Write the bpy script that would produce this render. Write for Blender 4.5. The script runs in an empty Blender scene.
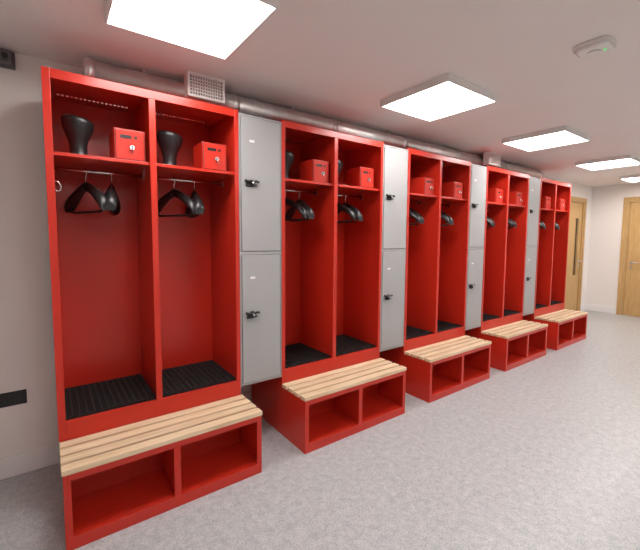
import bpy, bmesh, math, random
from mathutils import Vector, Matrix
random.seed(4)
S=bpy.context.scene
S.view_settings.view_transform='Standard'
S.view_settings.look='None'
S.view_settings.exposure=0.0

# ------------------------------------------------------------ materials
def mat(name,col,rough=.5,metal=0.,spec=.5,emit=None,noise=None,bump=None):
    m=bpy.data.materials.new(name);m.use_nodes=True
    nt=m.node_tree;b=nt.nodes['Principled BSDF']
    b.inputs['Base Color'].default_value=(*col,1)
    b.inputs['Roughness'].default_value=rough
    b.inputs['Metallic'].default_value=metal
    b.inputs['Specular IOR Level'].default_value=spec
    if emit:
        b.inputs['Emission Color'].default_value=(*emit[0],1)
        b.inputs['Emission Strength'].default_value=emit[1]
    if noise or bump:
        tc=nt.nodes.new('ShaderNodeTexCoord')
    if noise:
        sc,amt=noise
        n=nt.nodes.new('ShaderNodeTexNoise');n.inputs['Scale'].default_value=sc;n.inputs['Detail'].default_value=4
        nt.links.new(tc.outputs['Object'],n.inputs['Vector'])
        r=nt.nodes.new('ShaderNodeValToRGB')
        r.color_ramp.elements[0].position=.35;r.color_ramp.elements[1].position=.65
        r.color_ramp.elements[0].color=(*[c*(1-amt) for c in col],1)
        r.color_ramp.elements[1].color=(*[min(1,c*(1+amt)) for c in col],1)
        nt.links.new(n.outputs['Fac'],r.inputs['Fac']);nt.links.new(r.outputs['Color'],b.inputs['Base Color'])
    if bump:
        sc,st=bump
        n=nt.nodes.new('ShaderNodeTexNoise');n.inputs['Scale'].default_value=sc
        nt.links.new(tc.outputs['Object'],n.inputs['Vector'])
        bp=nt.nodes.new('ShaderNodeBump');bp.inputs['Strength'].default_value=st;bp.inputs['Distance'].default_value=.002
        nt.links.new(n.outputs['Fac'],bp.inputs['Height']);nt.links.new(bp.outputs['Normal'],b.inputs['Normal'])
    return m
def wood(name,c1,c2,axis,scale=1.0,rough=.45):
    m=bpy.data.materials.new(name);m.use_nodes=True
    nt=m.node_tree;b=nt.nodes['Principled BSDF'];b.inputs['Roughness'].default_value=rough
    tc=nt.nodes.new('ShaderNodeTexCoord');mp=nt.nodes.new('ShaderNodeMapping')
    sc=[22*scale]*3;sc[axis]=1.6*scale;mp.inputs['Scale'].default_value=sc
    n=nt.nodes.new('ShaderNodeTexNoise');n.inputs['Scale'].default_value=2.2;n.inputs['Detail'].default_value=6;n.inputs['Distortion'].default_value=.6
    r=nt.nodes.new('ShaderNodeValToRGB')
    r.color_ramp.elements[0].position=.3;r.color_ramp.elements[1].position=.7
    r.color_ramp.elements[0].color=(*c1,1);r.color_ramp.elements[1].color=(*c2,1)
    nt.links.new(tc.outputs['Object'],mp.inputs['Vector']);nt.links.new(mp.outputs['Vector'],n.inputs['Vector'])
    nt.links.new(n.outputs['Fac'],r.inputs['Fac']);nt.links.new(r.outputs['Color'],b.inputs['Base Color'])
    return m
def floor_mat():
    m=bpy.data.materials.new('mottled_vinyl');m.use_nodes=True
    nt=m.node_tree;b=nt.nodes['Principled BSDF'];b.inputs['Roughness'].default_value=.34
    b.inputs['Specular IOR Level'].default_value=.4
    tc=nt.nodes.new('ShaderNodeTexCoord')
    n1=nt.nodes.new('ShaderNodeTexNoise');n1.inputs['Scale'].default_value=24;n1.inputs['Detail'].default_value=9;n1.inputs['Roughness'].default_value=.82;n1.inputs['Distortion'].default_value=.5
    r1=nt.nodes.new('ShaderNodeValToRGB')
    e=r1.color_ramp.elements
    e[0].position=.36;e[0].color=(.38,.39,.395,1);e[1].position=.62;e[1].color=(.57,.575,.575,1)
    n2=nt.nodes.new('ShaderNodeTexNoise');n2.inputs['Scale'].default_value=150;n2.inputs['Detail'].default_value=3
    r2=nt.nodes.new('ShaderNodeValToRGB')
    e=r2.color_ramp.elements
    e[0].position=.38;e[0].color=(.62,.63,.64,1);e[1].position=.54;e[1].color=(1,1,1,1)
    mx=nt.nodes.new('ShaderNodeMix');mx.data_type='RGBA';mx.blend_type='MULTIPLY';mx.inputs[0].default_value=.75
    for n in (n1,n2): nt.links.new(tc.outputs['Object'],n.inputs['Vector'])
    nt.links.new(n1.outputs['Fac'],r1.inputs['Fac']);nt.links.new(n2.outputs['Fac'],r2.inputs['Fac'])
    nt.links.new(r1.outputs['Color'],mx.inputs[6]);nt.links.new(r2.outputs['Color'],mx.inputs[7])
    nt.links.new(mx.outputs[2],b.inputs['Base Color'])
    return m
RED=mat('red_powder_coat',(.55,.026,.012),.28,noise=(3,.03))
GREY=mat('grey_powder_coat',(.375,.372,.372),.34,noise=(3,.02))
GREYD=mat('door_gap_dark',(.05,.05,.055),.7)
BLK=mat('black_plastic',(.012,.012,.013),.38,noise=(20,.1))
MAT_=mat('black_rubber',(.012,.012,.012),.7,noise=(40,.2))
CHR=mat('chrome',(.7,.7,.7),.18,1.,noise=(10,.03))
DUCT=mat('galvanised_steel',(.72,.72,.72),.38,.9,noise=(14,.08))
WHT=mat('white_plastic',(.80,.79,.77),.4,noise=(8,.02))
WALL=mat('wall_paint',(.87,.83,.80),.85,noise=(2,.01),bump=(120,.1))
CEIL=mat('ceiling_paint',(.86,.81,.79),.9,noise=(2,.01),bump=(120,.1))
TRIM=mat('trim_gloss',(.86,.85,.84),.35,noise=(4,.01))
FLOOR=floor_mat()
PINES=[wood('pine_slats_%d'%i,tuple(c*k for c in (.64,.46,.27)),tuple(c*k for c in (.82,.66,.46)),0) for i,k in enumerate((1.0,.93,1.04,.97))]
OAK=wood('oak_veneer',(.50,.30,.11),(.64,.42,.18),2)
GLASSD=mat('dark_glazing',(.03,.03,.035),.1,noise=(4,.1))
GREEN=mat('green_led',(.02,.5,.08),.4,emit=((.05,1,.2),1.5),noise=(9,.05))
LAMP=mat('lamp_diffuser',(.9,.9,.9),.5,emit=((1,.965,.94),19.5),noise=(5,.01))
STEEL=mat('brushed_steel',(.6,.6,.6),.3,1.,noise=(25,.06))

# ------------------------------------------------------------ mesh helpers
def link(o,parent=None):
    S.collection.objects.link(o)
    if parent: o.parent=parent
    return o
def empty(name,loc=(0,0,0)):
    e=bpy.data.objects.new(name,None);e.location=loc;e.empty_display_size=.1
    return link(e)
def finish(bm,name,mats,parent=None,loc=(0,0,0),bevel=0,smooth=False,rot=None):
    bmesh.ops.recalc_face_normals(bm,faces=bm.faces)
    me=bpy.data.meshes.new(name);bm.to_mesh(me);bm.free()
    for m in mats: me.materials.append(m)
    o=bpy.data.objects.new(name,me);o.location=loc
    if rot:o.rotation_euler=rot
    if smooth:
        for p in me.polygons:p.use_smooth=True
    if bevel:
        b=o.modifiers.new('bevel','BEVEL');b.width=bevel;b.segments=2;b.limit_method='ANGLE'
    return link(o,parent)
def bx(bm,x0,x1,y0,y1,z0,z1,mi=0):
    vs=[bm.verts.new((x,y,z)) for z in (z0,z1) for y in (y0,y1) for x in (x0,x1)]
    for f in ((0,1,3,2),(4,5,7,6),(0,1,5,4),(2,3,7,6),(0,2,6,4),(1,3,7,5)):
        fc=bm.faces.new([vs[i] for i in f]);fc.material_index=mi
def boxes(name,L,mats,parent=None,loc=(0,0,0),bevel=0,rot=None):
    bm=bmesh.new()
    for b in L: bx(bm,*b)
    return finish(bm,name,mats,parent,loc,bevel,rot=rot)
def cyl(bm,c,axis,r,h,mi=0,seg=20,r2=None):
    """cylinder centred at c along axis"""
    q=Vector((0,0,1)).rotation_difference(Vector(axis)).to_matrix().to_4x4()
    res=bmesh.ops.create_cone(bm,cap_ends=True,segments=seg,radius1=r,radius2=r if r2 is None else r2,depth=h,matrix=Matrix.Translation(c)@q)
    fs={f for v in res['verts'] for f in v.link_faces}
    for f in fs:
        f.material_index=mi
        if len(f.verts)==4:f.smooth=True
def tube(bm,pts,r,mi=0,seg=8,closed=False):
    rings=[];n=len(pts);pts=[Vector(p) for p in pts]
    for i,p in enumerate(pts):
        a=pts[max(i-1,0)];b=pts[min(i+1,n-1)];d=(b-a).normalized()
        up=Vector((0,1,0)) if abs(d.y)<.9 else Vector((1,0,0))
        s=d.cross(up).normalized();t=s.cross(d)
        rings.append([bm.verts.new(p+r*(math.cos(k*2*math.pi/seg)*s+math.sin(k*2*math.pi/seg)*t)) for k in range(seg)])
    for i in range(n-1):
        for k in range(seg):
            f=bm.faces.new((rings[i][k],rings[i][(k+1)%seg],rings[i+1][(k+1)%seg],rings[i+1][k]));f.material_index=mi;f.smooth=True
    for q in (rings[0],rings[-1]):
        f=bm.faces.new(q);f.material_index=mi

# ------------------------------------------------------------ layout constants
G=.323; PER=1+G; HT=2.265; BB=.365; HB=.39; BD=.302; DEP=.50; WY=.55; ZC=2.5
XL,XR,YF=-1.6,8.85,-4.6

# ------------------------------------------------------------ room
boxes('floor',[(XL-.1,XR+.1,YF-.1,WY+.1,-.08,0)],[FLOOR])
boxes('ceiling',[(XL-.1,XR+.1,YF-.1,WY+.1,ZC,ZC+.08)],[CEIL])
D1=(7.60,8.50); D2=(-1.0,-.04); DH=2.18
boxes('wall_back',[(XL,D1[0],WY,WY+.1,0,ZC),(D1[1],XR,WY,WY+.1,0,ZC),(D1[0],D1[1],WY,WY+.1,DH,ZC)],[WALL])
boxes('wall_right',[(XR,XR+.1,YF,D2[0],0,ZC),(XR,XR+.1,D2[1],WY+.1,0,ZC),(XR,XR+.1,D2[0],D2[1],DH,ZC)],[WALL])
boxes('wall_left',[(XL-.1,XL,YF,WY+.1,0,ZC)],[WALL])
boxes('wall_front',[(XL,XR,YF-.1,YF,0,ZC)],[WALL])
def skirt(name,L): boxes(name,L,[TRIM],bevel=.004)
skirt('baseboard_back',[(XL,D1[0]-.07,WY-.016,WY,0,.13),(D1[1]+.07,XR-.016,WY-.016,WY,0,.13)])
skirt('baseboard_right',[(XR-.016,XR,D2[1]+.07,WY-.016,0,.13),(XR-.016,XR,YF,D2[0]-.07,0,.13)])
skirt('baseboard_left',[(XL,XL+.016,YF,WY-.016,0,.13)])
skirt('baseboard_front',[(XL+.016,XR-.016,YF,YF+.016,0,.13)])
def door(name,w,loc,rotz,glaz):
    """local: x across, y thickness (front face toward -y), opening 0..w"""
    e=empty(name,loc);e.rotation_euler=(0,0,rotz)
    boxes('frame',[(-.065,.0,-.018,.0,0,DH+.065),(w,w+.065,-.018,.0,0,DH+.065),(0,w,-.018,.0,DH,DH+.065),
                   (0,.03,0,.098,0,DH),(w-.03,w,0,.098,0,DH),(.03,w-.03,0,.098,DH-.03,DH)],[OAK],e,bevel=.003)
    x0,x1=.034,w-.034
    boxes('rebate_shadow',[(.03,w-.03,.066,.070,.002,DH-.03)],[GREYD],e)
    if glaz:
        ga,gb=x1-.30,x1-.17; za,zb=.75,1.85
        boxes('leaf',[(x0,ga,.02,.064,.006,DH-.035),(gb,x1,.02,.064,.006,DH-.035),(ga,gb,.02,.064,.006,za),(ga,gb,.02,.064,zb,DH-.035)],[OAK],e)
        boxes('vision_panel',[(ga,gb,.035,.045,za,zb)],[GLASSD],e)
        boxes('vision_panel_bead',[(ga-.012,ga,.012,.02,za-.012,zb+.012),(gb,gb+.012,.012,.02,za-.012,zb+.012),(ga,gb,.012,.02,za-.012,za),(ga,gb,.012,.02,zb,zb+.012)],[OAK],e)
    else:
        boxes('leaf',[(x0,x1,.02,.064,.006,DH-.035)],[OAK],e)
    hx=x1-.07 if glaz else x0+.07
    sg=-1 if glaz else 1
    bm=bmesh.new()
    cyl(bm,(hx,.012,1.02),(0,1,0),.027,.016)
    cyl(bm,(hx,-.012,1.02),(0,1,0),.010,.05)
    tube(bm,[(hx,-.035,1.02),(hx+sg*.02,-.037,1.02),(hx+sg*.12,-.035,1.02)],.010)
    cyl(bm,(hx,.012,.93),(0,1,0),.022,.016)
    finish(bm,'lever_handle',[STEEL],e)
    return e
door('door_1',D1[1]-D1[0],(D1[0],WY,0),0,True)
door('door_2',D2[1]-D2[0],(XR,D2[1],0),-math.pi/2,False)

# ------------------------------------------------------------ ceiling light panels
def light(x,y):
    e=empty('ceiling_light_panel',(x,y,ZC))
    h=.300;t=.012
    boxes('frame',[(-h,h,-h,-h+t,-.05,0),(-h,h,h-t,h,-.05,0),(-h,-h+t,-h+t,h-t,-.05,0),(h-t,h,-h+t,h-t,-.05,0)],[WHT],e,bevel=.002)
    boxes('diffuser',[(-h+t,h-t,-h+t,h-t,-.016,-.008)],[LAMP],e)
for y in (-.50,-2.75):
    for x in (.54,2.37,4.17,6.10,7.97): light(x,y)

# ------------------------------------------------------------ open locker bays
def bay(x0):
    e=empty('open_locker_bay',(x0,0,0))
    z0=HB;z1=HT;mz=.487;c=.485
    xl=-.008 if x0==0 else 0
    L=[(xl,.026,0,.022,z0,z1),(.974,1,0,.022,z0,z1),(c-.017,c+.017,0,.022,mz,z1-.046),
       (.026,.974,0,.022,z1-.046,z1),(.026,.974,0,.022,z0,mz),
       (xl,.012,.022,DEP,z0,z1),(.988,1,.022,DEP,z0,z1),(c-.006,c+.006,.022,DEP-.008,mz,z1-.012),
       (.012,.988,DEP-.008,DEP,z0,z1),(.012,.988,.022,DEP-.008,mz-.02,mz-.008),
       (.012,c-.006,.024,DEP-.008,1.856,1.873),(c+.006,.988,.024,DEP-.008,1.856,1.873)]
    boxes('carcass',L,[RED],e,bevel=.0015)
    # roof in strips so the vent slots are real openings
    R=[(.012,.988,.022,.365,z1-.006,z1),(.012,.988,.39,DEP-.008,z1-.006,z1)]
    xs=.012
    for a in (.06,.545):
        for k in range(17):
            s=a+k*.022
            R.append((xs,s,.365,.39,z1-.006,z1));xs=s+.012
    R.append((xs,.988,.365,.39,z1-.006,z1))
    boxes('vented_roof',R,[RED],e)
    bm=bmesh.new()
    for a,b in ((.012,c-.006),(c+.006,.988)):
        tube(bm,[(a,.25,1.822),(b,.25,1.822)],.010,seg=12)
        bx(bm,a,a+.006,.234,.266,1.80,1.855);bx(bm,b-.006,b,.234,.266,1.80,1.855)
    finish(bm,'hanging_rail',[CHR],e)
    bm=bmesh.new()
    for a in (.012,):
        bx(bm,a,a+.004,.10,.13,1.70,1.76)
        tube(bm,[(a+.004,.115,1.74),(a+.03,.115,1.735),(a+.042,.115,1.715),(a+.038,.115,1.69),(a+.022,.115,1.685),(a+.014,.115,1.70)],.004)
    finish(bm,'coat_hook',[CHR],e)
    for a,b in ((.016,c-.010),(c+.010,.984)):
        mat_(x0+a+.004,x0+b-.004,mz-.008)
    for a in (0,c):
        lockbox(x0+a+.298,1.873)
        helmet(x0+a+.145,1.873)
        hanger(x0+a+.175,math.radians(random.uniform(20,28)))
        hanger(x0+a+.305,math.radians(random.uniform(-12,4)))
def mat_(xa,xb,z):
    bm=bmesh.new()
    y0,y1=.03,DEP-.014
    n=13;m=14
    bx(bm,xa,xb,y0,y1,z,z+.004)
    for k in range(n+1):
        x=xa+(xb-xa-.008)*k/n; bx(bm,x,x+.008,y0,y1,z+.004,z+.020)
    for k in range(m+1):
        y=y0+(y1-y0-.008)*k/m; bx(bm,xa,xb,y,y+.008,z+.004,z+.019)
    finish(bm,'rubber_drainage_mat',[MAT_])
def lockbox(x,z):
    e=empty('lockbox',(x,.05,z))
    w,d,h=.158,.19,.172
    boxes('body',[(0,w,.004,d,0,h)],[RED],e,bevel=.004)
    boxes('door_reveal',[(.005,w-.005,.0025,.0045,.005,h-.005)],[GREYD],e)
    boxes('door',[(.008,w-.008,-.003,.003,.008,h-.008)],[RED],e,bevel=.002)
    boxes('coin_slot',[(.03,.085,-.005,-.003,h-.052,h-.034),(.10,.115,-.005,-.003,h-.05,h-.036)],[BLK],e)
    bm=bmesh.new()
    cyl(bm,(w*.55,-.009,h*.42),(0,1,0),.013,.014)
    bx(bm,w*.55-.002,w*.55+.002,-.032,-.016,h*.42-.008,h*.42+.008)
    tube(bm,[(w*.55,-.028,h*.42-.004),(w*.55+.004,-.028,h*.42-.02),(w*.55,-.026,h*.42-.035)],.0018,seg=6)
    finish(bm,'cam_lock',[CHR],e)
def helmet(x,z):
    # moulded black helmet peg: round foot, waisted stem, flared slanted crown
    prof=[(.0,0),(.050,0),(.052,.008),(.046,.022),(.041,.05),(.041,.08),(.047,.11),(.060,.14),(.073,.17),(.077,.195),(.075,.212),(.064,.222),(.0,.225)]
    bm=bmesh.new();seg=28;rings=[]
    for r,h in prof:
        if r==0: rings.append([bm.verts.new((0,0,h))]);continue
        rg=[]
        for k in range(seg):
            a=2*math.pi*k/seg
            t=max(0,(h-.09)/.12)
            rg.append(bm.verts.new((r*math.cos(a),r*.9*math.sin(a)-.012*t,h+.22*t*r*(-math.sin(a)*.2+math.cos(a)*-.55))))
        rings.append(rg)
    for i in range(len(rings)-1):
        A,B=rings[i],rings[i+1]
        for k in range(seg):
            k2=(k+1)%seg
            if len(A)==1: f=bm.faces.new((A[0],B[k2],B[k]))
            elif len(B)==1: f=bm.faces.new((A[k],A[k2],B[0]))
            else: f=bm.faces.new((A[k],A[k2],B[k2],B[k]))
            f.smooth=True
    finish(bm,'helmet_stand',[BLK],loc=(x,.22,z))
def hanger(x,ang):
    e=empty('coat_hanger',(x,.25,1.822));e.rotation_euler=(0,0,ang)
    bm=bmesh.new()
    pts=[]
    R=.0155
    for k in range(11):
        a=math.radians(-30+k*24)
        pts.append((0,R*math.cos(a),R*math.sin(a)-.001))
    pts+= [(0,-.008,-.022),(0,0,-.035),(0,0,-.095)]
    tube(bm,pts,.0032,seg=8)
    finish(bm,'hook',[CHR],e)
    bm=bmesh.new()
    for sg in (-1,1):
        secs=[]
        for s,z,w,h in ((0,-.085,.015,.026),(.03,-.092,.018,.026),(.07,-.106,.024,.025),(.12,-.130,.031,.025),(.16,-.154,.036,.027),(.19,-.180,.035,.030),(.205,-.205,.026,.022)):
            y=sg*s
            n=12;ring=[]
            for k in range(n):
                a=2*math.pi*k/n
                ring.append(bm.verts.new((w*math.cos(a),y,z+h*math.sin(a)-.014*abs(math.cos(a))*(w/.034))))
            secs.append(ring)
        for i in range(len(secs)-1):
            for k in range(12):
                f=bm.faces.new((secs[i][k],secs[i][(k+1)%12],secs[i+1][(k+1)%12],secs[i+1][k]));f.smooth=True
        bm.faces.new(secs[-1]);bm.faces.new(secs[0])
    tube(bm,[(0,-.17,-.18),(0,-.165,-.222),(0,-.15,-.232),(0,.15,-.232),(0,.165,-.222),(0,.17,-.18)],.007)
    finish(bm,'shoulder_body',[BLK],e)

# ------------------------------------------------------------ benches
def bench(x0):
    e=empty('slatted_bench',(x0,0,0))
    b=BD;t=.012
    L=[(0,t,-b,DEP,.0,BB),(1-t,1,-b,DEP,0,BB),
       (t,1-t,DEP-.012,DEP,0,BB),
       (t,1-t,-b,-b+.02,.0,.062),
       (t,.03,-b,-b+.02,.062,BB),(.97,1-t,-b,-b+.02,.062,BB),
       (.03,.97,-b,-b+.02,BB-.032,BB),
       (.483,.517,-b,-b+.02,.062,BB-.032),(.494,.506,-b+.02,0,.062,BB),
       (t,1-t,-b+.02,.01,.050,.062),(t,1-t,.0,.012,.062,BB),
       (t,1-t,.012,DEP-.012,BB-.012,BB),
       (0,1,0.0,DEP,BB,HB)]
    boxes('base',L,[RED],e,bevel=.0015)
    boxes('cubby_lining',[(t,1-t,-b+.02,0,BB-.014,BB-.004)],[RED],e)
    w=.0595;g=(b-.004-4*w)/3
    for i in range(4):
        y=-b+i*(w+g)
        boxes('slat_%d'%(i+1),[(-.006,1.006,y-.003,y+w-.003,BB,HB+.002)],[PINES[(i+int(x0*3))%4]],e,bevel=.004)

# ------------------------------------------------------------ grey two-door lockers
def grey(x0):
    e=empty('two_door_locker',(x0,0,0))
    w=G-.004;z0=.44;z1=2.25;y0=.004
    zm=(z0+z1)/2
    boxes('carcass',[(.002,.012,y0,DEP,z0,z1),(w-.008,w+.0005,y0,DEP,z0,z1),(.012,w-.008,y0,DEP,z0,z0+.012),(.012,w-.008,y0,DEP,z1-.012,z1),
                     (.012,w-.008,DEP-.008,DEP,z0,z1),(.012,w-.008,y0,DEP,zm-.010,zm+.010)],[GREY],e,bevel=.001)
    boxes('door_gap_backing',[(.012,w-.008,.022,.024,z0+.012,z1-.012)],[GREYD],e)
    for i,(a,b) in enumerate(((z0+.015,zm-.013),(zm+.013,z1-.015))):
        boxes('door_%d'%(i+1),[(.017,w-.013,.0,.020,a,b)],[GREY],e,bevel=.004)
        hz=.93 if i==0 else 1.81
        bm=bmesh.new()
        cyl(bm,(.085,-.003,hz),(0,1,0),.022,.006,1)
        cyl(bm,(.085,-.011,hz),(0,1,0),.014,.012,1)
        bx(bm,.052,.066,-.008,-.0,hz-.014,hz+.014,1)
        tube(bm,[(.036,-.010,hz+.014),(.055,-.014,hz+.008),(.085,-.020,hz+.004),(.115,-.016,hz+.012),(.135,-.012,hz+.008)],.0085,1)
        tube(bm,[(.045,-.006,hz-.018),(.08,-.008,hz-.022),(.12,-.008,hz-.014)],.006,1)
        cyl(bm,(.085,-.0275,hz),(0,1,0),.007,.005,0)
        finish(bm,'lock_handle_%d'%(i+1),[CHR,BLK],e)
        boxes('number_plate_%d'%(i+1),[(.075,.11,-.0015,.0,b-.16,b-.145)],[WHT],e)
    return e
for k in range(5):
    bay(k*PER);bench(k*PER)
    if k<4: grey(k*PER+1.002)

# ------------------------------------------------------------ ventilation
def duct():
    e=empty('ventilation_duct',(0,0,0))
    bm=bmesh.new()
    cy,cz,r=.32,2.405,.068
    cyl(bm,(3.1,cy,cz),(1,0,0),r,5.8,seg=36)
    for x in (.215,1.1,2.0,2.9,3.8,4.9,5.9):
        cyl(bm,(x,cy,cz),(1,0,0),r+.004,.05,seg=36)
        cyl(bm,(x,cy,cz),(1,0,0),r+.008,.006,seg=36)
    finish(bm,'spiral_pipe',[DUCT],e)
    boxes('pipe_brackets',[(x,x+.025,cy-.006,cy+.006,cz+r-.002,ZC) for x in (.5,1.6,2.7,3.6,5.3)],[DUCT],e)
duct()
def vent(x0,w):
    e=empty('air_vent_grille',(x0,.165,2.345))
    h=.152;d=.075
    boxes('plenum_box',[(0,w,.02,d,0,h)],[WHT],e,bevel=.003)
    L=[(0,w,0,.02,0,.016),(0,w,0,.02,h-.016,h),(0,.016,0,.02,.016,h-.016),(w-.016,w,0,.02,.016,h-.016)]
    n=13
    for i in range(1,n):
        x=.016+(w-.032)*i/n; L.append((x-.0035,x+.0035,.004,.02,.016,h-.016))
    for i in range(1,6):
        z=.016+(h-.032)*i/6; L.append((.016,w-.016,.006,.02,z-.0035,z+.0035))
    boxes('grille',L,[WHT],e)
    boxes('grille_shadow_backing',[(.016,w-.016,.0185,.0199,.016,h-.016)],[GREYD],e)
vent(.735,.245);vent(4.28,.27)

# ------------------------------------------------------------ small fittings
e=empty('power_socket',(-.30,WY,.435))
boxes('plate',[(0,.146,-.008,0,0,.086)],[BLK],e,bevel=.003)
boxes('switches',[(.05,.064,-.013,-.008,.055,.078),(.082,.096,-.013,-.008,.055,.078)],[BLK],e,bevel=.001)
boxes('pin_holes',[(a+b,a+b+.006,-.0085,-.0079,c,c+.008) for a in (.02,.105) for b,c in ((0,.025),(.018,.025),(.009,.045))],[GREYD],e)
SENS=mat('sensor_grey',(.12,.12,.125),.5,noise=(9,.05))
e=empty('wall_sensor',(-.205,WY,2.40))
boxes('bracket',[(.0,.08,-.03,0,.0,.09)],[SENS],e,bevel=.004)
boxes('housing',[(.01,.07,-.075,-.03,.01,.08)],[SENS],e,bevel=.008)
bm=bmesh.new();cyl(bm,(.04,-.08,.045),(0,1,0),.014,.012)
finish(bm,'lens',[BLK],e)

def rsq(bm,h,r,z0,z1,h2,mi=0):
    n=6;A=[];B=[]
    for cx,cy,a0 in ((1,1,0),(-1,1,90),(-1,-1,180),(1,-1,270)):
        for k in range(n+1):
            a=math.radians(a0+90*k/n)
            A.append(bm.verts.new((cx*(h-r)+r*math.cos(a),cy*(h-r)+r*math.sin(a),z0)))
            rr=r*h2/h
            B.append(bm.verts.new((cx*(h2-rr)+rr*math.cos(a),cy*(h2-rr)+rr*math.sin(a),z1)))
    N=len(A)
    for k in range(N):
        f=bm.faces.new((A[k],A[(k+1)%N],B[(k+1)%N],B[k]));f.material_index=mi;f.smooth=True
    f=bm.faces.new(A);f.material_index=mi
    f=bm.faces.new(B);f.material_index=mi
e=empty('ceiling_emergency_light',(2.41,-1.47,ZC))
bm=bmesh.new();rsq(bm,.086,.045,0,-.020,.084);rsq(bm,.084,.045,-.020,-.036,.066)
finish(bm,'housing',[WHT],e)
bm=bmesh.new();cyl(bm,(0,0,-.039),(0,0,1),.034,.008,0,24,.03)
finish(bm,'lens',[WHT],e)
bm=bmesh.new();cyl(bm,(.005,-.047,-.037),(0,0,1),.005,.006,0,16)
finish(bm,'status_led',[GREEN],e)

# ------------------------------------------------------------ world + camera
w=bpy.data.worlds.new('World');S.world=w;w.use_nodes=True
w.node_tree.nodes['Background'].inputs[0].default_value=(.9,.9,1,1)
w.node_tree.nodes['Background'].inputs[1].default_value=.3
cx,cy,cz,yaw,pit,rol,f=-.01,-2.269,1.456,.634,.075,.007,368.77
fw=Vector((math.sin(yaw)*math.cos(pit),math.cos(yaw)*math.cos(pit),-math.sin(pit)))
rt=Vector((math.cos(yaw),-math.sin(yaw),0));up=rt.cross(fw)
r2=rt*math.cos(rol)+up*math.sin(rol);u2=-rt*math.sin(rol)+up*math.cos(rol)
cam=bpy.data.cameras.new('camera');co=bpy.data.objects.new('camera',cam);S.collection.objects.link(co)
m=Matrix.Identity(4)
for i in range(3):
    m[i][0]=r2[i];m[i][1]=u2[i];m[i][2]=-fw[i];m[i][3]=(cx,cy,cz)[i]
co.matrix_world=m
cam.sensor_width=36;cam.sensor_fit='HORIZONTAL';cam.lens=f/640*36;cam.shift_y=-10.134/640;cam.clip_start=.02
S.camera=co
